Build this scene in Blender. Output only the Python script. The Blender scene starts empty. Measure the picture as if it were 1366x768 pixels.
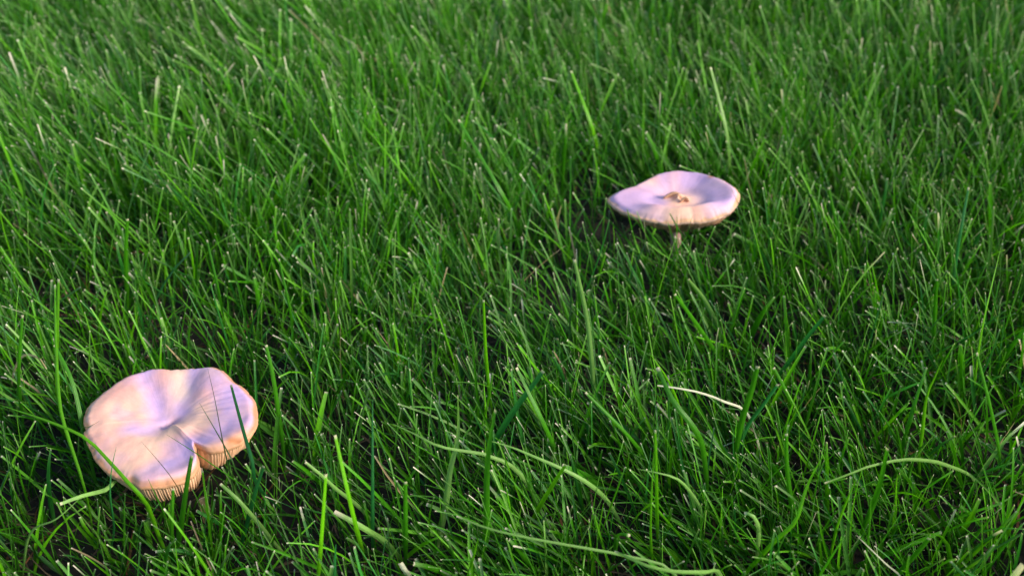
import bpy, math
import numpy as np
from mathutils import Vector

RNG = np.random.default_rng(7)
R = math.radians
scene = bpy.context.scene
COL = scene.collection

# ------------------------------------------------------------------ camera
CAM_H, PITCH, F = 0.50, R(37.0), 1340.0          # metres, radians, focal length in photo pixels
cd = bpy.data.cameras.new('camera')
cam = bpy.data.objects.new('camera', cd)
COL.objects.link(cam)
cam.location = (0, 0, CAM_H)
cam.rotation_euler = (math.pi / 2 - PITCH, 0, 0)
cd.sensor_width = 36.0
cd.lens = 36.0 * F / 1366.0
cd.clip_start, cd.clip_end = 0.01, 500.0
cd.dof.use_dof = True
cd.dof.focus_distance = 0.61
cd.dof.aperture_fstop = 7.0
cd.dof.aperture_blades = 7
scene.camera = cam

# ------------------------------------------------------------------ sky, sun, exposure
SUN_EL, SUN_AZ = R(26), R(108)    # azimuth measured clockwise from +Y (away from camera): light from the right, slightly from the camera's side
world = bpy.data.worlds.new('World')
scene.world = world
world.use_nodes = True
wn = world.node_tree
bg = wn.nodes['Background']
sky = wn.nodes.new('ShaderNodeTexSky')
sky.sky_type = 'NISHITA'
sky.sun_disc = False
sky.sun_elevation = SUN_EL
sky.sun_rotation = SUN_AZ
sky.air_density, sky.dust_density, sky.ozone_density = 1.0, 1.0, 1.0
wn.links.new(sky.outputs[0], bg.inputs[0])
bg.inputs[1].default_value = 0.06
sl = bpy.data.lights.new('sun', 'SUN')
sun = bpy.data.objects.new('sun', sl)
COL.objects.link(sun)
sl.energy = 1.5
sl.angle = R(14)
sl.color = (1.0, 0.84, 0.70)
sd = Vector((math.sin(SUN_AZ) * math.cos(SUN_EL), math.cos(SUN_AZ) * math.cos(SUN_EL), math.sin(SUN_EL)))
sun.rotation_euler = sd.to_track_quat('Z', 'Y').to_euler()
sun.location = (2, 2, 3)
scene.view_settings.view_transform = 'Standard'
scene.view_settings.look = 'None'
scene.view_settings.gamma = 1.0
scene.view_settings.use_curve_mapping = False
scene.view_settings.exposure = 1.95

# ------------------------------------------------------------------ helpers
def ray(px, py):
    cp, sp = math.cos(PITCH), math.sin(PITCH)
    a, b = (px - 683.0) / F, (384.0 - py) / F
    return np.array([a, cp + b * sp, -sp + b * cp])

def at(px, py, h):
    """the point at height h (metres above the soil) seen at a pixel of the photograph"""
    d = ray(px, py)
    return np.array([0, 0, CAM_H]) + d * ((h - CAM_H) / d[2])

def depth(p):
    return p[1] * math.cos(PITCH) + (CAM_H - p[2]) * math.sin(PITCH)

def smooth(a, b, x):
    t = np.clip((x - a) / (b - a), 0, 1)
    return t * t * (3 - 2 * t)

def vnoise(x, y, seed=0):
    """smooth 2D value noise in -1..1"""
    r = np.random.default_rng(seed).uniform(-1, 1, (64, 64))
    xi, yi = np.floor(x).astype(int), np.floor(y).astype(int)
    fx, fy = x - xi, y - yi
    fx, fy = fx * fx * (3 - 2 * fx), fy * fy * (3 - 2 * fy)
    g = lambda i, j: r[(xi + i) % 64, (yi + j) % 64]
    return (g(0, 0) * (1 - fx) + g(1, 0) * fx) * (1 - fy) + (g(0, 1) * (1 - fx) + g(1, 1) * fx) * fy

def make_mesh(name, verts, faces, mat, parent=None, col=None, aux=None, smooth_shade=True):
    me = bpy.data.meshes.new(name)
    verts = np.asarray(verts, dtype=np.float32)
    if isinstance(faces, np.ndarray):
        n, k = faces.shape
        me.vertices.add(len(verts)); me.vertices.foreach_set('co', verts.ravel())
        me.loops.add(n * k); me.loops.foreach_set('vertex_index', faces.astype(np.int32).ravel())
        me.polygons.add(n)
        me.polygons.foreach_set('loop_start', np.arange(0, n * k, k, dtype=np.int32))
        me.polygons.foreach_set('loop_total', np.full(n, k, dtype=np.int32))
        me.update(calc_edges=True)
    else:
        me.from_pydata(verts.tolist(), [], faces)
    me.polygons.foreach_set('use_smooth', np.full(len(me.polygons), smooth_shade))
    if col is not None:
        c = np.ones((len(verts), 4), dtype=np.float32); c[:, :3] = col
        me.color_attributes.new('Col', 'FLOAT_COLOR', 'POINT').data.foreach_set('color', c.ravel())
    if aux is not None:
        me.attributes.new('aux', 'FLOAT_VECTOR', 'POINT').data.foreach_set('vector', np.asarray(aux, dtype=np.float32).ravel())
    me.materials.append(mat)
    me.update()
    ob = bpy.data.objects.new(name, me)
    COL.objects.link(ob)
    if parent: ob.parent = parent
    return ob

def tag(o, label=None, cat=None, group=None, kind=None):
    if label: o['label'] = label
    if cat: o['category'] = cat
    if group: o['group'] = group
    if kind: o['kind'] = kind
    return o

def empty(name, loc):
    o = bpy.data.objects.new(name, None)
    COL.objects.link(o); o.location = loc
    o.empty_display_size = 0.02
    return o

def new_mat(name):
    m = bpy.data.materials.new(name); m.use_nodes = True
    nt = m.node_tree
    for n in list(nt.nodes): nt.nodes.remove(n)
    return m, nt, nt.nodes.new, nt.links.new

def mth(nt, op, a, b=None, c=None):
    n = nt.nodes.new('ShaderNodeMath'); n.operation = op
    for i, v in enumerate((a, b, c)):
        if v is None: continue
        if isinstance(v, (int, float)): n.inputs[i].default_value = v
        else: nt.links.new(v, n.inputs[i])
    return n.outputs[0]

# ------------------------------------------------------------------ materials
def grass_material(name, rough=0.42, trans=0.24):
    m, nt, N, L = new_mat(name)
    out = N('ShaderNodeOutputMaterial')
    a = N('ShaderNodeAttribute'); a.attribute_name = 'Col'
    x = N('ShaderNodeAttribute'); x.attribute_name = 'aux'
    sep = N('ShaderNodeSeparateXYZ'); L(x.outputs['Vector'], sep.inputs[0])
    s, t = sep.outputs[0], sep.outputs[1]
    # long veins along the blade, and a paler midrib
    vein = mth(nt, 'SINE', mth(nt, 'MULTIPLY', s, 17.0))
    mid = mth(nt, 'POWER', mth(nt, 'SUBTRACT', 1.0, mth(nt, 'ABSOLUTE', s)), 5.0)
    val = mth(nt, 'ADD', mth(nt, 'MULTIPLY_ADD', vein, 0.07, 1.0), mth(nt, 'MULTIPLY', mid, 0.22))
    nz = N('ShaderNodeTexNoise'); nz.inputs['Scale'].default_value = 140
    g = N('ShaderNodeNewGeometry'); L(g.outputs['Position'], nz.inputs['Vector'])
    val = mth(nt, 'MULTIPLY', val, mth(nt, 'MULTIPLY_ADD', nz.outputs[0], 0.5, 0.75))
    mul = N('ShaderNodeVectorMath'); mul.operation = 'SCALE'
    L(a.outputs['Color'], mul.inputs[0]); L(val, mul.inputs['Scale'])
    bmp = N('ShaderNodeBump'); bmp.inputs['Strength'].default_value = 0.25; bmp.inputs['Distance'].default_value = 0.0004
    L(vein, bmp.inputs['Height'])
    p = N('ShaderNodeBsdfPrincipled')
    p.inputs['Roughness'].default_value = rough
    p.inputs['IOR'].default_value = 1.42
    L(mul.outputs[0], p.inputs['Base Color']); L(bmp.outputs[0], p.inputs['Normal'])
    tr = N('ShaderNodeBsdfTranslucent')
    tc = N('ShaderNodeVectorMath'); tc.operation = 'MULTIPLY'
    tc.inputs[1].default_value = (1.45, 1.5, 0.7)
    L(mul.outputs[0], tc.inputs[0]); L(tc.outputs[0], tr.inputs['Color'])
    mx = N('ShaderNodeMixShader'); mx.inputs[0].default_value = trans
    L(p.outputs[0], mx.inputs[1]); L(tr.outputs[0], mx.inputs[2]); L(mx.outputs[0], out.inputs[0])
    return m

def cap_material(name):
    m, nt, N, L = new_mat(name)
    out = N('ShaderNodeOutputMaterial')
    p = N('ShaderNodeBsdfPrincipled'); L(p.outputs[0], out.inputs[0])
    a = N('ShaderNodeAttribute'); a.attribute_name = 'Col'
    x = N('ShaderNodeAttribute'); x.attribute_name = 'aux'       # cos, sin, radius
    sep = N('ShaderNodeSeparateXYZ'); L(x.outputs['Vector'], sep.inputs[0])
    fib = N('ShaderNodeTexNoise'); fib.inputs['Scale'].default_value = 1.0; fib.inputs['Detail'].default_value = 4
    cmb = N('ShaderNodeCombineXYZ')
    L(mth(nt, 'MULTIPLY', sep.outputs[0], 26.0), cmb.inputs[0]); L(mth(nt, 'MULTIPLY', sep.outputs[1], 26.0), cmb.inputs[1])
    L(mth(nt, 'MULTIPLY', sep.outputs[2], 3.0), cmb.inputs[2]); L(cmb.outputs[0], fib.inputs['Vector'])
    tc = N('ShaderNodeTexCoord')
    sp = N('ShaderNodeTexNoise'); sp.inputs['Scale'].default_value = 420; sp.inputs['Detail'].default_value = 5
    L(tc.outputs['Object'], sp.inputs['Vector'])
    val = mth(nt, 'ADD', mth(nt, 'MULTIPLY_ADD', fib.outputs[0], 0.14, 0.86), mth(nt, 'MULTIPLY', sp.outputs[0], 0.22))
    mul = N('ShaderNodeVectorMath'); mul.operation = 'SCALE'
    L(a.outputs['Color'], mul.inputs[0]); L(val, mul.inputs['Scale'])
    L(mul.outputs[0], p.inputs['Base Color'])
    p.inputs['Roughness'].default_value = 0.58
    p.inputs['IOR'].default_value = 1.35
    p.inputs['Subsurface Weight'].default_value = 0.12
    p.inputs['Subsurface Radius'].default_value = (1.0, 0.55, 0.4)
    p.inputs['Subsurface Scale'].default_value = 0.004
    b = N('ShaderNodeBump'); b.inputs['Strength'].default_value = 0.3; b.inputs['Distance'].default_value = 0.0007
    L(mth(nt, 'ADD', mth(nt, 'MULTIPLY', fib.outputs[0], 0.45), mth(nt, 'MULTIPLY', sp.outputs[0], 0.45)), b.inputs['Height'])
    L(b.outputs[0], p.inputs['Normal'])
    return m

def soil_material():
    m, nt, N, L = new_mat('soil')
    out = N('ShaderNodeOutputMaterial'); p = N('ShaderNodeBsdfPrincipled'); L(p.outputs[0], out.inputs[0])
    tc = N('ShaderNodeTexCoord')
    n = N('ShaderNodeTexNoise'); n.inputs['Scale'].default_value = 90; n.inputs['Detail'].default_value = 8
    L(tc.outputs['Object'], n.inputs['Vector'])
    r = N('ShaderNodeValToRGB'); L(n.outputs[0], r.inputs[0])
    r.color_ramp.elements[0].position = 0.3; r.color_ramp.elements[0].color = (0.006, 0.005, 0.003, 1)
    r.color_ramp.elements[1].position = 0.75; r.color_ramp.elements[1].color = (0.026, 0.020, 0.011, 1)
    L(r.outputs[0], p.inputs['Base Color']); p.inputs['Roughness'].default_value = 0.95
    b = N('ShaderNodeBump'); b.inputs['Strength'].default_value = 0.8; b.inputs['Distance'].default_value = 0.004
    L(n.outputs[0], b.inputs['Height']); L(b.outputs[0], p.inputs['Normal'])
    return m

M_GRASS = grass_material('grass_leaf')
M_STRAW = grass_material('dry_straw', rough=0.7, trans=0.25)
M_CAP = cap_material('mushroom_skin')
M_SOIL = soil_material()

# ------------------------------------------------------------------ ground
def build_ground():
    k = np.concatenate([[-200, -60, -20, -8, -4], np.linspace(-2.6, 2.6, 131), [4, 8, 20, 60, 200]])
    X, Y = np.meshgrid(k, k, indexing='ij')
    Z = 0.004 * vnoise(X * 6 + 3, Y * 6 + 7, 1) + 0.0025 * vnoise(X * 22, Y * 22, 2)
    Z *= (np.maximum(abs(X), abs(Y)) < 3)
    V = np.stack([X, Y, Z], -1).reshape(-1, 3)
    n = len(k); i = np.arange(n * n).reshape(n, n)
    Fc = np.stack([i[:-1, :-1], i[1:, :-1], i[1:, 1:], i[:-1, 1:]], -1).reshape(-1, 4)
    g = make_mesh('ground', V, Fc, M_SOIL)
    tag(g, 'dark brown soil showing in gaps between the grass', 'soil', kind='structure')
build_ground()

# ------------------------------------------------------------------ mushrooms
CAPS = []      # (centre xy, R(theta) function, underside height function) used to keep grass out of the flesh

def build_mushroom(name, label, spec):
    cx, cy, cz = spec['centre']
    rng = np.random.default_rng(spec['seed'])
    out = np.array([at(*q[:3]) for q in spec['outline']])
    ang = np.arctan2(out[:, 1] - cy, out[:, 0] - cx)
    rad = np.hypot(out[:, 1] - cy, out[:, 0] - cx)
    o = np.argsort(ang); ang, rad, zz = ang[o], rad[o], out[o, 2]
    A3 = np.concatenate([ang - 2 * np.pi, ang, ang + 2 * np.pi])
    nA = 480
    th = np.linspace(-np.pi, np.pi, nA, endpoint=False)
    Rr = np.interp(th, A3, np.tile(rad, 3)); Zr = np.interp(th, A3, np.tile(zz, 3))
    ker = np.array([1, 2, 3, 2, 1.]) / 9
    for _ in range(spec.get('smooth', 2)):
        Rr = np.convolve(np.concatenate([Rr[-2:], Rr, Rr[:2]]), ker, 'valid')
    for _ in range(60):
        Zr = np.convolve(np.concatenate([Zr[-2:], Zr, Zr[:2]]), ker, 'valid')
    Rr = Rr * (1 + 0.004 * vnoise(th * 7 + 50, th * 0, 5) + 0.006 * vnoise(th * 40 + 150, th * 0, 6) * (0.4 + 0.6 * vnoise(th * 3 + 30, th * 0, 7)))
    rim_z = 0.0009 * vnoise(th * 5 + 50, th * 0, 8) + 0.0004 * vnoise(th * 17 + 50, th * 0, 9)
    def under(q, wall):                     # drop below the rim, q = 0 at rim .. 1 at stem
        return wall * (1 - np.exp(-q * 14)) + (np.maximum(Zr - wall - spec['stem_top'], 0.002)) * q
    wall = spec['wall'](th)
    # --- cap skin: top surface, rounded lip, closed underside
    nr = 54
    rs = np.linspace(0, 1, nr) ** 0.85
    rings, cols, aux = [], [], []
    for r in rs:
        X, Y = Rr * r * np.cos(th), Rr * r * np.sin(th)
        z = spec['top'](r, th, Zr, X, Y) + rim_z * smooth(0.88, 1.0, r)
        rings.append(np.stack([cx + Rr * r * np.cos(th), cy + Rr * r * np.sin(th), z], -1))
        cols.append(spec['colour'](np.full(nA, r), th, X, Y)); aux.append(np.stack([np.cos(th), np.sin(th), np.full(nA, r)], -1))
    zend = z
    edge = np.array(spec['edge_colour'])
    for rr, dz in ((1.006, 0.0006), (1.008, 0.0014), (1.002, 0.0022), (0.992, 0.0026)):
        rings.append(np.stack([cx + Rr * rr * np.cos(th), cy + Rr * rr * np.sin(th), zend - dz], -1))
        mixv = (0.5 + 0.5 * vnoise(th * 16 + 60, th * 0 + dz * 900, 12))[:, None]
        cols.append(edge * (1 - 0.35 * mixv)); aux.append(np.stack([np.cos(th), np.sin(th), np.full(nA, 1.0)], -1))
    for q in (0.05, 0.12, 0.25, 0.5, 0.75, 1.0):
        r = 0.985 - 0.835 * q
        z = zend - 0.0018 - under(q, wall)
        rings.append(np.stack([cx + Rr * r * np.cos(th), cy + Rr * r * np.sin(th), z], -1))
        cols.append(np.tile(edge * 0.8, (nA, 1))); aux.append(np.stack([np.cos(th), np.sin(th), np.full(nA, r)], -1))
    def stitch(rings):
        V = np.concatenate(rings); k = len(rings)
        i = np.arange(k * nA).reshape(k, nA); j = np.roll(i, -1, 1)
        return V, np.stack([i[:-1], i[1:], j[1:], j[:-1]], -1).reshape(-1, 4)
    root = empty(name, (cx, cy, 0.0))
    tag(root, label, 'mushroom', 'mushrooms in the lawn')
    off = np.array([cx, cy, 0.0])
    V, Fc = stitch(rings)
    cap = make_mesh('cap', V - off, Fc[:, ::-1], M_CAP, root, np.concatenate(cols), np.concatenate(aux))
    # --- gills: fluted plates running from the lip down to the stem
    ng = nA * 2
    th2 = np.linspace(-np.pi, np.pi, ng, endpoint=False)
    per = lambda a: np.interp(th2, np.concatenate([th, [np.pi]]), np.concatenate([a, a[:1]]))
    R2, W2, Z2 = per(Rr), per(wall), per(zend)
    zz_ = np.sin(np.cumsum(rng.uniform(0.9, 2.6, ng))) * (0.7 + 0.3 * rng.uniform(-1, 1, ng))
    rings, cols, aux = [], [], []
    gc = np.array(spec['gill_colour'])
    for q in (0.0, 0.02, 0.05, 0.09, 0.14, 0.2, 0.3, 0.45, 0.65, 0.85, 1.0):
        r = 0.99 - 0.84 * q
        z = Z2 - 0.0026 - np.interp(th2, np.concatenate([th, [np.pi]]), np.append(under(q, wall), under(q, wall)[0]))
        amp = 0.0011 * min(1, 0.2 + q * 12) * (1.2 - q)
        fr = (0.0012 * vnoise(th2 * 45 + 300, th2 * 0 + q * 9, 23) + 0.0018 * vnoise(th2 * 11 + 80, th2 * 0 + q * 9, 21)) * min(1, q * 12)
        rings.append(np.stack([cx + (R2 * r + zz_ * amp) * np.cos(th2), cy + (R2 * r + zz_ * amp) * np.sin(th2), z - zz_ * amp * 0.6 + fr], -1))
        v = 0.75 + 0.3 * (zz_ > 0) + 0.12 * vnoise(th2 * 20 + 90, th2 * 0 + q * 5, 22)
        cols.append(gc * v[:, None]); aux.append(np.stack([np.cos(th2), np.sin(th2), np.full(ng, r)], -1))
    nA_, k = ng, len(rings)
    i = np.arange(k * ng).reshape(k, ng); j = np.roll(i, -1, 1)
    Fg = np.stack([i[:-1], j[:-1], j[1:], i[1:]], -1).reshape(-1, 4)
    gl = make_mesh('gills', np.concatenate(rings) - off, Fg, M_CAP, cap, np.concatenate(cols), np.concatenate(aux))
    tag(gl, kind='stuff')
    # --- stem, fibrous, swelling at the foot
    ns, nt_ = 40, 22
    t = np.linspace(0, 1, nt_); a = np.linspace(0, 2 * np.pi, ns, endpoint=False)
    ztop, (bx, by) = spec['stem_top'] + 0.006, spec['foot']
    rings, cols, aux = [], [], []
    for q in t:
        rr = spec['stem_r'] * (0.92 + 0.28 * smooth(0.6, 1, q) + 0.45 * smooth(0.18, 0, q)) * (1 + 0.05 * vnoise(a * 5 + 30, a * 0 + q * 3, 31))
        x0, y0 = cx + (bx - cx) * q ** 1.4, cy + (by - cy) * q ** 1.4
        rings.append(np.stack([x0 + rr * np.cos(a), y0 + rr * np.sin(a), np.full(ns, ztop * (1 - q) - 0.006 * q)], -1))
        v = 0.85 + 0.2 * vnoise(a * 9 + 40, a * 0 + q * 2, 32)
        cols.append(np.array(spec['stem_colour']) * v[:, None]); aux.append(np.stack([np.cos(a), np.sin(a), np.full(ns, q)], -1))
    i = np.arange(nt_ * ns).reshape(nt_, ns); j = np.roll(i, -1, 1)
    Fs = np.stack([i[:-1], i[1:], j[1:], j[:-1]], -1).reshape(-1, 4)
    make_mesh('stem', np.concatenate(rings) - off, Fs, M_CAP, root, np.concatenate(cols), np.concatenate(aux))
    CAPS.append((cx, cy, th, Rr, float(Zr.min()), spec['stem_top']))
    return root, cap

def lerp(a, b, t):
    t = np.asarray(t)[..., None]
    return np.array(a) * (1 - t) + np.array(b) * t

def angd(th, a):
    return np.abs((th - a + np.pi) % (2 * np.pi) - np.pi)

CREAM, PINK, LILAC, TAN, RUST = (0.77, 0.50, 0.37), (0.75, 0.41, 0.34), (0.51, 0.37, 0.64), (0.60, 0.36, 0.20), (0.40, 0.16, 0.06)

# near mushroom: broad, shallowly dished, notched towards the camera's right
def px1(x, y): return 60 + x * 0.3386, 440 + y * 0.3386
C1 = at(*px1(472, 350), 0.0555)
def dir1(x, y, h=0.063):
    p = at(*px1(x, y), h); return math.atan2(p[1] - C1[1], p[0] - C1[0])
o1 = [(150,360,62),(163,300,62),(210,240,63),(280,192,64),(350,160,65),(440,141,65),(500,148,63.5),(560,149,63),(600,142,64.5),(645,137,65.5),(700,150,66),
      (740,188,66),(790,225,65.5),(822,262,65),(832,310,65),(828,360,65),(805,405,65),(745,442,64.5),(690,460,64),(640,466,63),(606,466,62.5),(588,452,62),(577,432,62),(585,462,62),
      (604,492,62),(600,520,62),(575,556,62),(530,578,62),(480,594,62),(420,606,62),(365,606,62),(345,588,61),(290,570,61),(245,548,61),(205,512,61.5),(178,462,62),(158,420,62),(149,390,62),(164,385,62)]
FRONT, FRIGHT = dir1(480, 600), dir1(720, 455)
def seg1(X, Y, pts, h=0.060):
    """distance in metres to a polyline given in photo pixels on the cap"""
    q = [at(*px1(*p), h)[:2] - C1[:2] for p in pts]
    d = np.full(np.shape(X), 9.0)
    for u, v in zip(q[:-1], q[1:]):
        e = v - u; t = np.clip(((X - u[0]) * e[0] + (Y - u[1]) * e[1]) / (e @ e), 0, 1)
        d = np.minimum(d, np.hypot(X - u[0] - t * e[0], Y - u[1] - t * e[1]))
    return d
G = lambda d, w: np.exp(-(d / w) ** 2)
def top1(r, th, Zr, X, Y):
    z = C1[2] + (Zr - C1[2]) * smooth(0.0, 1.0, r) ** 0.8
    e = smooth(1.0, 0.75, r)
    z = z - 0.0030 * G(seg1(X, Y, [(465, 350), (490, 338)]), 0.0035) - 0.0018 * G(seg1(X, Y, [(430, 380), (478, 350)]), 0.008)
    z = z - 0.0020 * e * G(seg1(X, Y, [(385, 180), (415, 230), (445, 310)]), 0.0065) - 0.0016 * e * G(seg1(X, Y, [(600, 165), (572, 225), (535, 300)]), 0.0075)
    z = z + 0.0014 * e * G(seg1(X, Y, [(495, 185), (492, 265)]), 0.009) + 0.0012 * e * G(seg1(X, Y, [(665, 200), (650, 280)]), 0.018)
    z = z + 0.0026 * G(seg1(X, Y, [(505, 372), (545, 385)]), 0.0055)
    z = z - 0.0012 * e * G(seg1(X, Y, [(620, 415), (690, 405), (780, 365)]), 0.010) - 0.0016 * e * G(seg1(X, Y, [(470, 500), (560, 520)]), 0.009)
    z = z + 0.0022 * e * G(seg1(X, Y, [(300, 300), (300, 460)]), 0.020)
    k = smooth(0.012, 0.030, np.hypot(X, Y)) * smooth(1.0, 0.3, angd(th, dir1(700, 350))) * e
    z = z + 0.00016 * k * (np.sin(th * 33 + 3 * r) + 0.7 * np.sin(th * 57 + 1))
    z = z + 0.0010 * vnoise(X * 45 + 20, Y * 45 + 20, 41) * smooth(0, 0.2, r) + 0.00025 * vnoise(X * 190 + 20, Y * 190 + 20, 42) * smooth(0, 0.2, r)
    return z - 0.0028 * smooth(0.88, 1.0, r) ** 2
def wall1(th):
    w = 0.0030 + 0.0125 * np.exp(-(angd(th, FRONT) / 0.5) ** 4) + 0.0070 * np.exp(-(angd(th, FRIGHT) / 0.35) ** 4) + 0.003 * np.exp(-(angd(th, dir1(230, 560)) / 0.3) ** 2)
    return w + 0.0016 * vnoise(th * 6 + 30, th * 0, 44) + 0.0008 * vnoise(th * 19 + 70, th * 0, 45)
def blend(c, d, k):
    k = np.clip(k, 0, 1)[..., None]
    return c * (1 - k) + np.array(d) * k
def col1(r, th, X, Y):
    n = vnoise(X * 50 + 9, Y * 50 + 9, 51) + 0.5 * vnoise(X * 130 + 5, Y * 130 + 5, 52)
    c = lerp(CREAM, PINK, smooth(-0.9, 0.9, n + 0.4 * smooth(0.3, 0.9, r)))
    li = 0.60 * G(seg1(X, Y, [(600, 430), (700, 395), (800, 340), (760, 260)]), 0.016) + 0.75 * G(seg1(X, Y, [(440, 560), (510, 530), (572, 492)]), 0.011)  # lilac pigment mixed with the right lobe's lavender shade, put into the colour
    li = li + 0.8 * G(seg1(X, Y, [(410, 190), (425, 250), (450, 330), (400, 385), (340, 390)]), 0.007) + 0.65 * G(seg1(X, Y, [(600, 170), (565, 230), (530, 300)]), 0.006)  # bluish shade of the two folds, painted in as lilac
    li = li + 0.35 * G(seg1(X, Y, [(650, 180), (700, 280)]), 0.014) + 0.28 * vnoise(X * 75 + 30, Y * 75 + 3, 53) + 0.12 * vnoise(X * 200 + 30, Y * 200 + 3, 55)
    c = blend(c, LILAC, np.clip(li, 0, 0.9))
    c = blend(c, (0.80, 0.52, 0.37), 0.75 * G(seg1(X, Y, [(500, 372), (560, 375), (600, 365)]), 0.008))  # warm light on the bump beside the dimple, painted in
    c = blend(c, (0.80, 0.62, 0.42), 0.6 * G(seg1(X, Y, [(530, 170), (545, 250)]), 0.006))  # warm-lit ridge between the folds, painted into the skin colour
    c = blend(c, (0.56, 0.27, 0.13), 0.95 * smooth(0.945, 0.985, r + 0.022 * vnoise(th * 8 + 60, r * 20 + 5, 54)))
    c = blend(c, (0.70, 0.38, 0.22), 0.8 * G(seg1(X, Y, [(610, 478), (700, 475), (790, 425)]), 0.004))
    return blend(c, RUST, 0.9 * G(seg1(X, Y, [(735, 452), (765, 448)]), 0.0022))
build_mushroom('mushroom', 'broad pink and lilac mushroom cap with a deep notch and ragged gills at its edge', dict(
    centre=C1, seed=1, outline=[(*px1(a, b), h / 1000) for a, b, h in o1], smooth=1, top=top1, wall=wall1, colour=col1,
    edge_colour=(0.60, 0.33, 0.18), gill_colour=(0.74, 0.46, 0.28), stem_colour=(0.62, 0.46, 0.36), stem_top=0.030, stem_r=0.0085, foot=(C1[0] + 0.004, C1[1] + 0.006)))

# far mushroom: tilted saucer with a rolled front rim and a torn knob in its middle
def px2(x, y): return 760 + x * 0.2473, 190 + y * 0.2473
C2 = at(*px2(585, 308), 0.064)
def dir2(x, y, h=0.068):
    p = at(*px2(x, y), h); return math.atan2(p[1] - C2[1], p[0] - C2[0])
o2 = [(203,292,66),(238,262,67),(285,243,68),(335,226,70),(385,200,71),(460,165,72),(530,146,73),(640,143,73),(720,154,73),(790,180,73),(850,208,72.5),(900,240,72),
      (921,270,71.5),(908,310,70),(872,350,69),(825,377,67),(740,398,66),(670,408,65),(600,413,65),(480,405,65),(370,387,65),(290,358,65),(240,332,65)]
def top2(r, th, Zr, X, Y):
    front = np.clip(-np.sin(th), 0, 1)
    z = C2[2] + (Zr - C2[2]) * smooth(0.0, 1.1, r)
    crest = np.exp(-((r - 0.70) / 0.17) ** 2)
    z = z + 0.0055 * crest * smooth(0.15, 0.7, front)
    z = z + 0.0012 * np.exp(-((r - 0.86) / 0.12) ** 2) * smooth(0.2, 0.9, np.cos(th))
    z = z - 0.0020 * np.exp(-((r - 0.38) / 0.15) ** 2)
    z = z + 0.0035 * np.exp(-(r / 0.13) ** 2) * (1 + 0.5 * np.sin(th * 3 + 1))
    z = z + 0.0015 * vnoise(2.4 * r * np.cos(th) + 10, 2.4 * r * np.sin(th) + 30, 61) * smooth(0, 0.3, r)
    return z - 0.0035 * smooth(0.85, 1.0, r) ** 2
def wall2(th):
    return 0.0012 + 0.0006 * vnoise(th * 6 + 30, th * 0, 64)
def col2(r, th, X, Y):
    x, y = r * np.cos(th), r * np.sin(th)
    n = vnoise(x * 2.6 + 19, y * 2.6 + 9, 71) + 0.5 * vnoise(x * 6 + 5, y * 6 + 5, 72)
    c = lerp(CREAM, PINK, smooth(-0.9, 0.8, n))
    li = 0.45 + 0.35 * smooth(1.3, 0.3, angd(th, 0.5)) * smooth(0.2, 0.6, r) + 0.35 * smooth(0.7, 0.2, angd(th, dir2(270, 310))) - 0.5 * smooth(0.9, 0.3, angd(th, dir2(650, 400))) * smooth(0.5, 0.8, r) - 0.6 * np.exp(-(r / 0.25) ** 2)  # lilac pigment plus painted light: shaded right inner wall, warm-lit front lip
    li = np.clip(li + 0.3 * vnoise(x * 3.4 + 30, y * 3.4 + 3, 73), 0, 0.85)
    c = c * (1 - li[..., None]) + np.array(LILAC) * li[..., None]
    e = smooth(0.95, 1.0, r + 0.03 * vnoise(th * 8 + 60, r * 20 + 5, 74))
    c = c * (1 - e[..., None]) + np.array(TAN) * e[..., None]
    s = np.exp(-(r / 0.17) ** 2) * 0.75
    c = c * (1 - s[..., None]) + np.array((0.74, 0.47, 0.31)) * s[..., None]
    b = np.exp(-((r - 0.90) / 0.07) ** 2) * np.exp(-(angd(th, dir2(800, 196)) / 0.07) ** 2)
    return c * (1 - b[..., None]) + np.array((0.62, 0.28, 0.10)) * b[..., None]
root2, cap2 = build_mushroom('mushroom', 'lilac saucer-shaped mushroom with a torn tan knob in its middle', dict(
    centre=C2, seed=2, outline=[(*px2(a, b), h / 1000) for a, b, h in o2], smooth=1, top=top2, wall=wall2, colour=col2,
    edge_colour=(0.66, 0.44, 0.34), gill_colour=(0.46, 0.26, 0.16), stem_colour=(0.66, 0.40, 0.36), stem_top=0.042, stem_r=0.0047, foot=(C2[0] + 0.006, C2[1] + 0.002)))
# curled flakes of torn skin standing on the knob
for (a, b), (c, d), hgt in (((505, 300), (615, 296), 0.0055), ((596, 322), (645, 318), 0.0045)):
    p0, p1 = at(*px2(a, b), 0.0655), at(*px2(c, d), 0.0655)
    n = 14; V = []; colr = []
    for k in range(n):
        t = k / (n - 1); s = math.sin(math.pi * t)
        base = p0 + (p1 - p0) * t + np.array([0, 0.002 * s, -0.002])
        for v in (0.0, 0.5, 1.0):
            V.append(base + np.array([0, -0.0022 * v * v * s, (hgt * s + 0.0006) * v + 0.0015]))
            colr.append(np.array((0.72, 0.45, 0.28)) * (1 - 0.45 * v))
    Fk = [(k * 3 + u, k * 3 + u + 1, k * 3 + u + 4, k * 3 + u + 3) for k in range(n - 1) for u in (0, 1)]
    V = np.array(V)
    fl = make_mesh('torn_flake', V - np.array([C2[0], C2[1], 0]), Fk, M_CAP, cap2, np.array(colr), np.tile([0.3, 0.5, 0.5], (len(V), 1)))
    md = fl.modifiers.new('thickness', 'SOLIDIFY'); md.thickness = 0.0009; md.offset = 0

# ------------------------------------------------------------------ grass
GREEN = {'mid': (0.036, 0.190, 0.003), 'bright': (0.098, 0.350, 0.003), 'teal': (0.018, 0.145, 0.030), 'pale': (0.165, 0.340, 0.075),
         'dark': (0.022, 0.075, 0.012), 'straw': (0.46, 0.36, 0.20), 'white': (0.55, 0.56, 0.42)}

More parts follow.
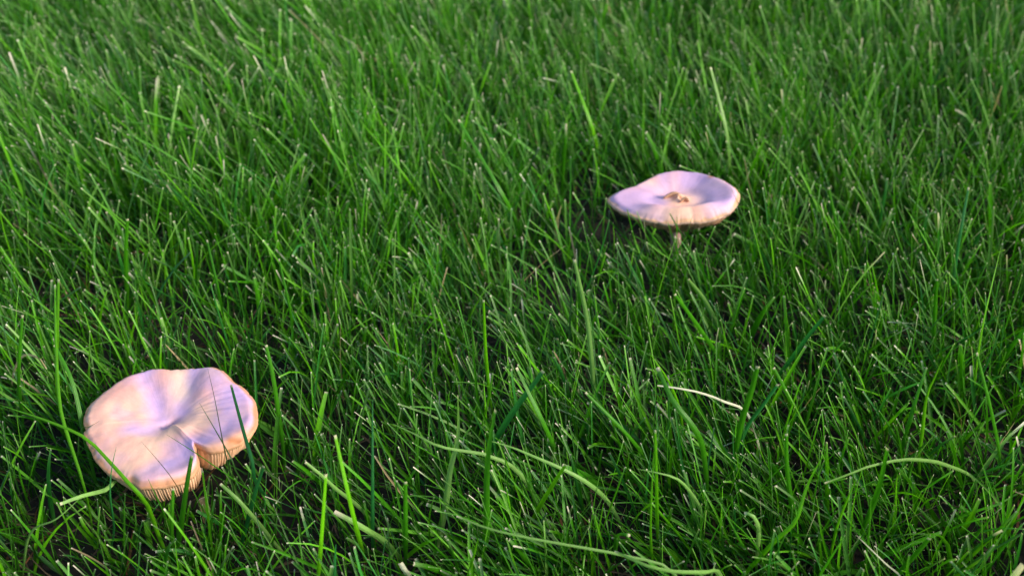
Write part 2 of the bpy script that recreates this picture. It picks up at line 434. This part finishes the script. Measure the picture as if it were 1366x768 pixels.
def inside_cap(P, grow=1.0):
    """P (..., 3): below / within the outline of any cap, for points higher than the flesh's lower side"""
    bad = np.zeros(P.shape[:-1], bool)
    for cx, cy, th, Rr, zmin, zs in CAPS:
        dx, dy = P[..., 0] - cx, P[..., 1] - cy
        d = np.hypot(dx, dy)
        Rt = np.interp(np.arctan2(dy, dx), np.append(th, np.pi), np.append(Rr, Rr[0])) * grow
        bad |= (d < Rt) & (P[..., 2] > zs - 0.010 + (zmin - zs) * np.clip(d / Rt, 0, 1))
    return bad

def blades(n, xy, L, w, phi, a0, bend, curl, twist0, twist1, pointed, colour, tipc, tiplen, nseg, fold):
    """vectorised grass blades: returns verts, faces, colours, aux"""
    t = np.append(np.linspace(0, 0.978, nseg), 1.0) if nseg > 4 else np.linspace(0, 1, nseg + 1)
    tt = t[None, :]
    a = a0[:, None] + bend[:, None] * tt ** 1.6
    ph = phi[:, None] + curl[:, None] * tt
    T = np.stack([np.sin(a) * np.cos(ph), np.sin(a) * np.sin(ph), np.cos(a)], -1)
    step = L[:, None, None] * np.diff(t)[None, :, None]
    mid = (T[:, :-1] + T[:, 1:]) / 2
    P = np.concatenate([np.zeros((n, 1, 3)), np.cumsum(mid * step, 1)], 1)
    P[..., 0] += xy[:, None, 0]; P[..., 1] += xy[:, None, 1]; P[..., 2] -= 0.003
    P[..., 2] = np.maximum(P[..., 2], -0.003 + 0.004 * tt)
    side = np.stack([-np.sin(ph), np.cos(ph), np.zeros_like(ph)], -1)
    nrm = np.cross(T, side)
    tw = twist0[:, None] + twist1[:, None] * tt
    S = side * np.cos(tw)[..., None] + nrm * np.sin(tw)[..., None]
    Nn = np.cross(S, T)
    prof = (0.50 + 0.50 * smooth(0, 0.35, tt)) * np.where(pointed[:, None], np.clip(1.02 - tt, 0, 1) ** 0.55, 1 - 0.42 * tt ** 3)
    W = (w[:, None] * prof / 2)[..., None]
    if fold:
        pts = np.stack([P - S * W, P + Nn * W * 0.45, P + S * W], 2); sx = np.array([-1, 0, 1.])
    else:
        pts = np.stack([P - S * W, P + S * W], 2); sx = np.array([-1, 1.])
    k = len(sx)
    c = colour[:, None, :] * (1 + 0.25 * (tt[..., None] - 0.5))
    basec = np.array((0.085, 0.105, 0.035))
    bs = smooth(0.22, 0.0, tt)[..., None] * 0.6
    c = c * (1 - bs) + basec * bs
    tm = np.clip((tt - 1 + tiplen[:, None]) / np.maximum(tiplen[:, None], 1e-4) * 1.3, 0, 1)[..., None]
    c = c * (1 - tm) + tipc[:, None, :] * tm
    C = np.repeat(c[:, :, None, :], k, 2)
    A = np.stack([np.broadcast_to(sx, (n, nseg + 1, k)), np.broadcast_to(t[None, :, None], (n, nseg + 1, k)), np.broadcast_to(twist0[:, None, None], (n, nseg + 1, k))], -1)
    i = np.arange(n * (nseg + 1) * k).reshape(n, nseg + 1, k)
    Fc = np.stack([i[:, :-1, :-1], i[:, :-1, 1:], i[:, 1:, 1:], i[:, 1:, :-1]], -1)
    return P, pts, Fc, C, A

def lawn(name, label, xy, scale_w, nseg, fold, seed, check):
    r = np.random.default_rng(seed)
    # thinner where the sward opens, and cleared to deepen the dark shade under the left side of the saucer-shaped mushroom
    hol = at(806, 326, 0.0)
    dens = 1 - 0.40 * smooth(0.15, 0.6, vnoise(xy[:, 0] * 11 + 4, xy[:, 1] * 11 + 9, 86))
    dens *= 1 - 0.90 * np.exp(-((xy[:, 0] - hol[0]) / 0.060) ** 4 - ((xy[:, 1] - hol[1]) / 0.050) ** 4)
    xy = xy[r.random(len(xy)) < dens]
    n = len(xy)
    x, y = xy[:, 0], xy[:, 1]
    # slow drifts of height and lean over the lawn
    hf = 1 + 0.16 * vnoise(x * 5 + 11, y * 5 + 5, 81) + 0.10 * vnoise(x * 13, y * 13, 82)
    L = np.clip(r.normal(0.090, 0.020, n), 0.025, 0.150) * hf
    L *= 0.74 + 0.26 * smooth(0.48, 0.90, y)      # lowered in front so single blades stand out and the gaps darken
    short = r.random(n) < 0.35
    L[short] *= r.uniform(0.35, 0.75, short.sum())
    w = np.clip(r.lognormal(math.log(0.00142), 0.36, n), 0.0007, 0.0042) * scale_w
    wide = r.random(n) < 0.035
    w[wide] *= 1.7
    # lean: mostly towards -X (picture left) on the left and middle, upright or to the right on the right
    lx = -0.26 + 0.28 * smooth(0.05, 0.55, x) + 0.26 * vnoise(x * 5 + 9, y * 5 + 2, 83) + r.normal(0, 0.34, n)
    ly = 0.06 + 0.24 * vnoise(x * 4 + 33, y * 4 + 40, 84) + r.normal(0, 0.32, n)
    phi = np.arctan2(ly, lx); a0 = np.clip(np.hypot(lx, ly), 0, 1.25)
    bend = np.abs(r.normal(0, 0.28, n)) * np.sign(r.random(n) - 0.15)
    flop = r.random(n) < 0.07
    bend[flop] += r.uniform(0.6, 1.3, flop.sum())
    curl = r.normal(0, 0.25, n)
    pointed = r.random(n) < 0.30
    hue = r.random((n, 1)) * 0.75 + 0.25 * (0.5 + 0.5 * vnoise(x * 6, y * 6, 85))[:, None]
    pal = np.array([GREEN['mid'], GREEN['bright'], GREEN['teal'], GREEN['pale'], GREEN['dark']])
    pick = r.choice(5, n, p=(0.47, 0.27, 0.12, 0.04, 0.10))
    c = pal[pick] * 0.65 + np.array(GREEN['mid']) * 0.35
    c = c * (0.58 + 0.80 * hue) * r.uniform(0.82, 1.18, (n, 1))
    dead = r.random(n) < 0.006
    c[dead] = np.array(GREEN['straw']) * r.uniform(0.4, 0.9, (dead.sum(), 1))
    tipc = np.array((0.70, 0.66, 0.54)) * r.uniform(0.45, 1.25, (n, 1))
    tipc = np.clip(tipc, 0, 0.8)
    tiplen = np.where(pointed & (r.random(n) < 0.6), 0.001, np.where(r.random(n) < 0.06, r.uniform(0.08, 0.16, n), 0.024))
    tw0 = r.uniform(-1.3, 1.3, n); tw1 = r.normal(0, 0.7, n)
    args = [xy, L, w, phi, a0, bend, curl, tw0, tw1, pointed, c, tipc, tiplen]
    if check:
        # keep clear of the mushrooms: blades that would run through the flesh are left short under the cap or dropped
        for it in range(2):
            P = blades(n, *args, nseg, fold)[0]
            bad = inside_cap(P, 1.04).any(1)
            if it == 0: args[1] = np.where(bad, np.minimum(args[1], 0.030), args[1])
        # grass lies lower on the open side of each mushroom, where it has pushed the blades aside
        for (cx, cy, th, Rr, zmin, zs), k in zip(CAPS, (0.76, 0.85)):
            d = np.hypot((x - cx) / 1.25, y - (cy - Rr.mean() * 0.85))
            lim = np.where(y < cy + 0.02, smooth(Rr.mean() * 1.6, Rr.mean() * 0.9, d), 0)
            args[1] = args[1] * (1 - (1 - k) * lim)
        keep = ~bad
        args = [v[keep] for v in args]; n = int(keep.sum())
    # a ring of vertices right at the cut gives the pale tip its hard edge
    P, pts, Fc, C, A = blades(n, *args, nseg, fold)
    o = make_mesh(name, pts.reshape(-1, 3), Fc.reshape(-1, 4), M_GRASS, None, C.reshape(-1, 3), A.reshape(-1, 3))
    tag(o, label, 'grass', kind='stuff')
    return o

def tufts(n_t, per, sampler, spread, seed):
    r = np.random.default_rng(seed)
    c = sampler(r, n_t)
    k = r.poisson(per, n_t) + 1
    xy = np.repeat(c, k, 0)
    return xy + r.normal(0, spread, xy.shape)

def core(r, n):
    out = np.zeros((0, 2))
    while len(out) < n:
        p = np.stack([r.uniform(-1.25, 1.25, n * 2), r.uniform(0.10, 1.75, n * 2)], -1)
        hw = 0.51 * (0.8 * p[:, 1] + 0.30) + 0.20
        out = np.concatenate([out, p[np.abs(p[:, 0]) < hw]])
    return out[:n]
def outer(r, n):
    out = np.zeros((0, 2))
    while len(out) < n:
        p = np.stack([r.uniform(-2.6, 2.6, n * 2), r.uniform(-1.2, 3.6, n * 2)], -1)
        hw = 0.51 * (0.8 * p[:, 1] + 0.30) + 0.20
        out = np.concatenate([out, p[~((np.abs(p[:, 0]) < hw) & (p[:, 1] > 0.10) & (p[:, 1] < 1.75))]])
    return out[:n]

xy = tufts(20500, 3.4, core, 0.0045, 101)
lawn('lawn_grass', 'fine green mown grass with pale cut tips around the notched mushroom', xy[xy[:, 1] < 0.98], 1.0, 7, True, 102, True)
lawn('lawn_grass', 'softly blurred green mown grass behind the saucer-shaped mushroom', xy[xy[:, 1] >= 0.98], 1.0, 6, False, 105, True)
lawn('lawn_grass', 'outlying green mown grass around the mushroom patch', tufts(28000, 3.8, outer, 0.006, 103), 1.7, 4, False, 104, False)

# ------------------------------------------------------------------ grass blades that stand out singly
def spline(P, n):
    P = np.asarray(P, float)
    if len(P) == 2: P = np.stack([P[0], (P[0] + P[1]) / 2, P[1]])
    E = np.concatenate([[2 * P[0] - P[1]], P, [2 * P[-1] - P[-2]]])
    cum = np.concatenate([[0], np.cumsum(np.linalg.norm(np.diff(P, axis=0), axis=1))])
    out = []
    for q in np.linspace(0, cum[-1], n):
        i = min(int(np.searchsorted(cum, q, 'right')) - 1, len(P) - 2)
        u = (q - cum[i]) / (cum[i + 1] - cum[i])
        a, b, c, d = E[i:i + 4]
        out.append(0.5 * (2 * b + (c - a) * u + (2 * a - 5 * b + 4 * c - d) * u ** 2 + (3 * b - 3 * c + d - a) * u ** 3))
    return np.array(out)

HR = np.random.default_rng(55)
def blade(label, tone, width, pts, hb=0.03, ht=0.085, tip='cut', twist=0.0, face=None, group=None, name='grass_blade', mat=None, pale_tip=0.02, root=True, bulge=0.5):
    """pts: photo pixels from the lowest visible point to the tip, optionally with a height; width in photo pixels"""
    m = len(pts)
    P = []
    for i, q in enumerate(pts):
        h = q[2] if len(q) > 2 else hb + (ht - hb) * (i / (m - 1)) ** 0.85
        P.append(at(q[0], q[1], h if group == G_CAP else h * 1.22))
    P = np.array(P)
    W = width * depth(P.mean(0)) / F
    if root and P[0, 2] > 0.004:
        d = P[0] - P[1]; d[2] = 0; d = d / (np.linalg.norm(d) + 1e-9)
        back = P[0] + d * min(P[0, 2] * 0.45, 0.02); back[2] = -0.004
        P = np.concatenate([[back], P])
    n = 20
    t = np.append(np.linspace(0, 0.98, n - 1), 1.0)
    D = spline(P, 101); C = np.stack([np.interp(t, np.linspace(0, 1, 101), D[:, q]) for q in range(3)], 1)
    T = np.gradient(C, t, axis=0); T /= np.linalg.norm(T, axis=1)[:, None]
    f = HR.uniform(-0.7, 0.7) if face is None else face
    ref = np.array([0.0, -math.cos(PITCH), math.sin(PITCH)])
    S = np.cross(T, ref); S /= np.linalg.norm(S, axis=1)[:, None]
    Nn = np.cross(S, T)
    a = f + twist * (t - 0.5)
    S2 = S * np.cos(a)[:, None] + Nn * np.sin(a)[:, None]; N2 = np.cross(S2, T)
    if tip == 'cut': prof = (0.45 + 0.55 * smooth(0, bulge, t)) * (1 - 0.45 * t ** 3)
    else: prof = (0.45 + 0.55 * smooth(0, bulge, t)) * np.clip(1.01 - t, 0, 1) ** 0.6
    hw = (W / 2 / max(math.cos(f), 0.5) * prof)[:, None]
    th_ = 0.00016
    rows = [C - S2 * hw, C - S2 * hw * 0.5 + N2 * hw * 0.16, C + N2 * hw * 0.34, C + S2 * hw * 0.5 + N2 * hw * 0.16, C + S2 * hw]
    sx = [-1, -0.5, 0, 0.5, 1]
    V = np.stack(rows, 1)
    base = np.array(GREEN[tone]) * HR.uniform(0.88, 1.12)
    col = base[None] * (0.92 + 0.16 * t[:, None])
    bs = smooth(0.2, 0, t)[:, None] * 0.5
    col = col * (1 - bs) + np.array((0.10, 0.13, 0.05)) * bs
    k = np.clip((t - 1 + pale_tip) / max(pale_tip, 1e-4) * 1.2, 0, 1)[:, None] if tip == 'cut' else np.zeros((n, 1))
    col = col * (1 - k) + np.array((0.62, 0.57, 0.42)) * k
    colr = np.repeat(col[:, None], 5, 1)
    aux = np.stack([np.broadcast_to(sx, (n, 5)), np.broadcast_to(t[:, None], (n, 5)), np.zeros((n, 5))], -1)
    i = np.arange(n * 5).reshape(n, 5)
    Fc = np.stack([i[:-1, :-1], i[:-1, 1:], i[1:, 1:], i[1:, :-1]], -1).reshape(-1, 4)
    org = P[0].copy(); org[2] = 0
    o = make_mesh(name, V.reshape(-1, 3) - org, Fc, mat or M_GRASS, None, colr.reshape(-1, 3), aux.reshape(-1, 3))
    o.location = org
    tag(o, label, 'grass', group)
    return o

G_CAP = 'grass blades crossing the notched mushroom'
G_WIDE = 'broad grass blades standing out of the fine grass'
G_UP = 'upright grass blades standing out of the fine grass'
# blades around and across the notched mushroom (lifted just clear of its cap)
blade('short dark thin blade lying across the right lobe of the notched mushroom', 'dark', 3.2, [(301,606,.071),(294,572,.077),(286,530,.083),(277,491,.088)], tip='point', group=G_CAP)
blade('dark slanting blade whose tip rests over the middle of the notched mushroom', 'dark', 3.2, [(322,640,.050),(309,612,.068),(290,578,.077),(266,537,.085)], tip='point', group=G_CAP)
blade('broad dark green blade standing against the right rim of the notched mushroom', 'teal', 6.5, [(345,650,.045),(336,615,.068),(322,565,.080),(308,513,.090)], face=0.3, group=G_CAP)
blade('long thin blade reaching over the notch of the mushroom', 'mid', 3.6, [(350,668,.035),(290,624,.066),(255,600,.078),(222,579,.083)], tip='point', group=G_CAP)
blade('thin dark blade crossing the front edge of the notched mushroom', 'dark', 3.2, [(262,690,.030),(231,640,.068),(210,613,.078),(189,589,.084)], tip='point', group=G_CAP)
blade('broad bright blade sweeping across the front left rim of the notched mushroom', 'bright', 8.0, [(212,715,.030),(196,672,.055),(176,649,.069),(140,609,.078),(111,582,.086),(60,560,.088),(0,540,.085)], tip='point', face=0.1, bulge=0.3, group=G_CAP)
blade('thin upright dark teal blade over the front left of the notched mushroom', 'teal', 4.2, [(152,706,.030),(147,660,.062),(149,625,.076),(155,596,.086)], tip='point', group=G_CAP)
blade('stout pale green cut blade standing before the notch of the mushroom', 'mid', 9.0, [(238,722,.030),(243,690,.050),(249,648,.074),(256,607,.092)], face=0.25, group=G_CAP)
blade('short cut blade standing just below the ragged gills', 'mid', 6.0, [(229,735,.020),(229,700,.050),(231,651,.074)], group=G_CAP)
blade('bright upright blade standing right below the notch of the mushroom', 'bright', 5.0, [(284,740,.015),(279,700,.045),(270,627,.078)], group=G_CAP)
blade('slim blade leaning across the gills of the notched mushroom', 'mid', 4.0, [(240,735,.015),(226,700,.040),(211,668,.064),(197,637,.080)], tip='point', group=G_CAP)
blade('short dark blade tip poking over the left rim of the notched mushroom', 'dark', 3.0, [(105,580,.070),(116,571,.076),(133,561,.079)], tip='point', root=True, group=G_CAP)
blade('long yellowish blade arching beside the left rim of the notched mushroom', 'bright', 5.5, [(121,690,.020),(111,645,.045),(90,580,.07),(80,541,.085),(75,470,.105),(73,380,.125)], ht=.12, face=0.2, group=G_CAP)
blade('stiff blade leaning close to the upper left rim of the notched mushroom', 'mid', 5.0, [(112,580,.050),(107,552,.060),(95,505,.078),(73,460,.092)], group=G_CAP)
blade('tall pale blade standing behind the right side of the notched mushroom', 'mid', 6.0, [(378,600,.02),(372,555,.045),(364,500,.075),(355,460,.095)], group=G_CAP)
blade('dark teal cut blade leaning to the right below the notched mushroom', 'teal', 7.0, [(325,715,.02),(333,684,.040),(342,650,.062),(352,621,.080)], group=G_CAP)
blade('pale broad blade slanting down right from the notched mushroom', 'pale', 7.0, [(366,724,.02),(345,698,.040),(318,667,.060),(294,645,.068)], face=0.0, group=G_CAP)
blade('pale blade with a whitish tip lying left of the gills', 'pale', 7.0, [(162,640,.045),(141,653,.055),(110,661,.064),(80,672,.068)], face=0.0, group=G_CAP)
blade('pale blade rising from the soil left of the gills', 'pale', 5.0, [(40,712,.045),(75,692,.060),(107,664,.070)], tip='point', group=G_CAP)

# broad pale or twisted blades in the open lawn
blade('pale blade lying flat in an S curve with a pointed end', 'pale', 8.0, [(693,631,.040),(649,607,.056),(616,601,.062),(583,594,.067),(552,578,.070),(524,565,.072)], tip='point', face=0.0, group=G_WIDE)
blade('long broad pale blade lying slantwise through the dark grass', 'pale', 8.5, [(812,670,.030),(784,644,.050),(750,625,.060),(718,611,.066),(682,596,.070),(651,587,.072)], tip='point', face=0.0, group=G_WIDE)
blade('upright twisted blade with a narrow waist and broad lower half', 'pale', 8.5, [(594,677,.030),(600,630,.050),(611,580,.070),(611,527,.092)], twist=2.2, face=0.2, bulge=0.25, group=G_WIDE)
blade('tall broad upright blade with a pale twisted cut top', 'mid', 9.5, [(640,752,.010),(649,712,.030),(649,655,.055),(652,600,.078),(661,546,.098)], twist=1.8, face=0.1, bulge=0.35, group=G_WIDE)
blade('very long thin pale stem lying across the foreground grass', 'pale', 4.0, [(900,765,.045),(839,742,.055),(766,728,.062),(700,716,.066),(650,704,.068),(609,688,.070)], tip='cut', face=0.0, group=G_WIDE)
blade('broad pale grey-green blade arching flat with its end cut', 'pale', 8.0, [(960,766,.045),(939,763,.058),(900,762,.064),(866,755,.068),(842,745,.070),(820,735,.070)], face=0.3, twist=0.8, bulge=0.6, group=G_WIDE)
blade('pale blade bent over like a hook with its end drooping', 'pale', 7.5, [(936,690,.020),(931,672,.045),(918,652,.066),(903,638,.076),(880,631,.080),(850,625,.080)], face=0.3, twist=-0.9, tip='point', bulge=0.5, group=G_WIDE)
blade('short broad blade leaning right with a whitish tip', 'bright', 6.5, [(712,690,.020),(724,668,.040),(740,642,.060),(755,619,.076)], face=0.1, group=G_WIDE)
blade('pale leaf with a papery white end lying low', 'pale', 10.0, [(515,724,.030),(490,707,.050),(468,694,.058),(446,682,.062)], face=0.0, pale_tip=0.08, group=G_WIDE)
blade('wide dark teal blade leaning up to the right', 'teal', 9.0, [(662,585,.030),(685,548,.060),(706,520,.078),(725,494,.092)], face=0.2, group=G_WIDE)
blade('straight pale blade slanting down to the right', 'pale', 6.0, [(478,675,.030),(450,653,.048),(428,633,.060),(407,616,.068)], face=0.0, group=G_WIDE)
blade('broad light blade curving over and down to a thin thread', 'mid', 9.0, [(944,660,.020),(942,630,.040),(935,588,.070),(918,560,.083),(898,535,.090),(877,490,.098)], face=0.0, bulge=0.75, group=G_WIDE)
blade('broad dull green blade rising steeply and widening upward', 'mid', 9.5, [(972,650,.010),(979,614,.030),(990,560,.062),(1002,522,.082),(1011,488,.098)], face=0.1, bulge=0.8, group=G_WIDE)
blade('bright twisted blade bending sharply and rising to a fine point', 'bright', 10.0, [(1001,757,.030),(1034,721,.050),(1060,697,.062),(1068,675,.070),(1078,645,.080),(1097,609,.095)], tip='point', twist=1.6, face=0.0, bulge=0.4, group=G_WIDE)
blade('bright slim blade curving up with a broad pointed top', 'bright', 7.0, [(1104,761,.012),(1112,722,.035),(1120,692,.055),(1142,638,.084)], tip='point', face=0.1, bulge=0.75, group=G_WIDE)
blade('blade with a pale pinched joint halfway and white tip', 'mid', 8.0, [(1144,722,.015),(1160,685,.040),(1173,648,.064),(1179,622,.076),(1184,597,.088)], twist=1.8, face=0.2, group=G_WIDE)
blade('pale whitish blade held nearly level with its cut end drooping', 'pale', 6.0, [(1300,640,.030),(1262,620,.055),(1236,614,.066),(1203,613,.074),(1159,622,.078),(1128,634,.076),(1100,644,.072)], face=0.35, twist=0.7, bulge=0.7, group=G_WIDE)
blade('bright yellow-green blade standing up with a broad pointed top', 'bright', 8.5, [(1226,612,.025),(1230,580,.045),(1236,530,.075),(1246,505,.088),(1258,479,.100)], tip='point', face=0.1, bulge=0.7, group=G_WIDE)
blade('slim blade with a bent tip rising out of dark shade', 'mid', 7.0, [(1060,712,.010),(1056,675,.035),(1050,625,.065),(1049,578,.088)], face=0.1, group=G_WIDE)
blade('broad mid green blade leaning right with a pale cut end', 'mid', 9.0, [(1180,785,.020),(1205,757,.040),(1224,736,.055),(1240,717,.066)], face=0.1, group=G_WIDE)
blade('straight whitish dried blade leaning up to the left', 'white', 4.0, [(1205,775,.030),(1180,750,.045),(1142,713,.062)], tip='point', face=0.1, group=G_WIDE)
blade('thin whitish dried stem lying in a shallow arc', 'white', 3.5, [(1000,556,.045),(965,535,.060),(932,523,.068),(900,517,.072),(877,514,.073)], tip='cut', face=0.0, group=G_WIDE)
blade('small curled pale leaf tip bent like a claw', 'pale', 7.0, [(1012,712,.045),(1010,697,.062),(1003,686,.069),(993,684,.068)], face=0.0, group=G_WIDE)
blade('dark teal blade leaning steeply up right behind brighter grass', 'teal', 7.5, [(985,598,.020),(998,567,.045),(1018,540,.066),(1038,512,.082)], group=G_WIDE)
blade('stiff teal blade leaning right with a clean cut end', 'teal', 6.5, [(1040,500,.025),(1056,478,.050),(1078,448,.075),(1101,420,.092)], group=G_WIDE)
blade('broad pale upright blade with a frayed cut top', 'pale', 7.0, [(795,540,.020),(789,480,.055),(783,425,.080),(766,346,.115)], face=0.2, bulge=0.6, group=G_WIDE)
blade('bright blade leaning up to the left with a broad flat face', 'mid', 6.0, [(960,480,.020),(945,455,.042),(922,422,.068),(900,392,.088)], face=0.1, group=G_WIDE)
blade('curved bright blade rising to a thin tip leaning left', 'bright', 5.5, [(912,580,.015),(905,540,.045),(890,505,.070),(868,473,.092)], tip='point', face=0.1, group=G_WIDE)
blade('curled leaf with a rounded pale bend near the ground', 'mid', 8.0, [(822,722,.035),(824,714,.055),(832,712,.063),(840,714,.062)], face=0.0, group=G_WIDE)
blade('short broad leaf with a reddish papery edge at its foot', 'bright', 8.0, [(625,768,.030),(630,748,.050),(638,717,.072)], tip='point', face=0.0, group=G_WIDE)

# slimmer upright blades: told apart only by where they stand
UP = [('teal',8,[(497,722),(497,690),(497,620),(497,532)]),('bright',5.5,[(484,735),(472,690),(447,580)]),('mid',7,[(541,740),(541,700),(541,642)]),
      ('bright',5,[(424,775),(428,730),(435,632)]),('teal',8,[(445,785),(446,765),(448,725)]),('bright',5,[(877,715),(876,660),(874,573)]),
      ('mid',5,[(860,612),(839,582),(781,523)]),('mid',6,[(740,600),(730,575),(689,490)]),('mid',5,[(995,735),(987,720),(947,647)]),
      ('mid',6,[(1060,545),(1053,530),(1032,490)]),('mid',5,[(1370,655),(1340,668),(1300,690)]),('bright',5,[(1195,685),(1195,660),(1197,632)]),
      ('bright',5,[(870,748),(868,700),(872,600)]),('mid',6,[(640,560),(634,500),(628,420)]),('pale',5,[(330,215),(310,200),(285,170)]),
      ('bright',5.5,[(262,250),(255,225),(240,180)]),('mid',5,[(200,95),(196,60),(196,22)]),('bright',5,[(560,270),(540,235),(480,160)]),
      ('mid',5,[(690,300),(672,262),(612,160)]),('bright',5,[(1015,170),(1010,130),(1000,85)]),('pale',5,[(974,250),(970,180),(948,90)]),
      ('bright',5,[(800,215),(790,170),(762,95)]),('mid',5,[(30,560),(25,500),(30,420)]),('bright',6,[(76,540),(76,470),(78,372)]),
      ('mid',5,[(170,400),(168,345),(170,292)]),('mid',5,[(300,440),(293,395),(276,320)]),('mid',4.5,[(392,470),(388,420),(372,345)]),
      ('pale',5,[(960,440),(940,400),(918,372)]),('mid',5,[(1245,470),(1247,420),(1250,372)]),('bright',5,[(1300,520),(1310,440),(1335,330)]),
      ('mid',5,[(1130,365),(1118,310),(1105,250)]),('teal',5,[(1270,390),(1278,330),(1292,250)]),('pale',4.5,[(470,400),(468,340),(467,278)]),
      ('bright',5,[(655,540),(648,470),(645,400)]),('mid',5.5,[(1155,760),(1160,700),(1162,660)]),('mid',5,[(1335,620),(1325,560),(1303,470)])]
for tone, w, p in UP:
    top, bot = p[-1][1], p[0][1]
    hh = 0.045 + 0.0004 * (bot - top)
    cut = HR.random() < 0.65
    g = at(p[0][0], p[0][1], 0.02)
    near = min(((C1, 'notched'), (C2, 'saucer-shaped')), key=lambda c: np.hypot(*(g[:2] - c[0][:2])))
    dx, dy = (g[:2] - near[0][:2]) / 0.11
    words = [q for q in ('behind' if dy > 0.5 else 'in front of' if dy < -0.5 else '', 'right of' if dx > 0.5 else 'left of' if dx < -0.5 else '') if q]
    nw = ['half a', 'one', 'two', 'three', 'four', 'five', 'six', 'seven', 'eight'][min(8, int(round(math.hypot(dx, dy))))]
    lab = '%s %s %s blade %s cap width%s %s the %s mushroom' % ('broad' if w > 5 else 'slim', {'teal': 'blue-green', 'bright': 'yellow-green', 'mid': 'mid-green', 'pale': 'pale'}[tone], 'cut' if cut else 'pointed',
          nw, '' if nw in ('one', 'half a') else 's', ' and '.join(words) if words else 'beside', near[1])
    blade(lab, tone, w, p, hb=0.02, ht=min(hh, 0.11), tip='cut' if cut else 'point', group=G_UP)

# ------------------------------------------------------------------ dead bits
blade('tan dry straw curled low in the grass left of the notched mushroom', 'straw', 3.5, [(18,498,.030),(32,474,.045),(52,478,.050),(62,492,.045)], name='dry_straw', mat=M_STRAW, face=0.0)
blade('small curled brown dead leaf standing left of the saucer-shaped mushroom', 'straw', 7.0, [(743,300,.035),(745,288,.050),(749,274,.062)], name='dead_leaf', mat=M_STRAW, tip='point', face=0.1)
blade('orange-brown withered blade leaning right among bright grass', 'straw', 4.0, [(1335,590,.030),(1344,577,.050),(1354,562,.066)], name='dry_straw', mat=M_STRAW, tip='point', face=0.1)
blade('pale papery leaf chip lodged low in the foreground grass', 'white', 11.0, [(545,768,.030),(540,760,.045),(534,750,.050)], name='leaf_chip', mat=M_STRAW, face=0.0)

blade('thin blade ending in a bright white speck behind the saucer-shaped mushroom', 'mid', 5.0, [(752,215,.050),(754,190,.072),(755,165,.088)], face=0.0, pale_tip=0.10, group=G_WIDE)

def thatch():
    r = np.random.default_rng(77)
    n = 9000
    xy = core(r, n)
    L = r.uniform(0.012, 0.05, n); w = r.uniform(0.0007, 0.002, n)
    phi = r.uniform(0, 6.283, n)
    c = np.array(GREEN['straw'])[None] * r.uniform(0.08, 0.38, (n, 1)) * np.array([1, r.uniform(0.8, 1), 0.9])
    k = r.random(n) < 0.12
    c[k] = np.array((0.22, 0.09, 0.03)) * r.uniform(0.4, 1, (k.sum(), 1))
    P, pts, Fc, C, A = blades(n, xy, L, w, phi, r.uniform(1.15, 1.5, n), r.normal(0.1, 0.15, n), r.normal(0, 0.6, n), r.uniform(-0.4, 0.4, n), r.normal(0, 0.5, n),
                              np.zeros(n, bool), c, c, np.full(n, 0.01), 4, False)
    pts[..., 2] += 0.006
    o = make_mesh('thatch', pts.reshape(-1, 3), Fc.reshape(-1, 4), M_STRAW, None, C.reshape(-1, 3), A.reshape(-1, 3))
    tag(o, 'brown dead clippings lying on the soil under the grass', 'thatch', kind='stuff')
thatch()
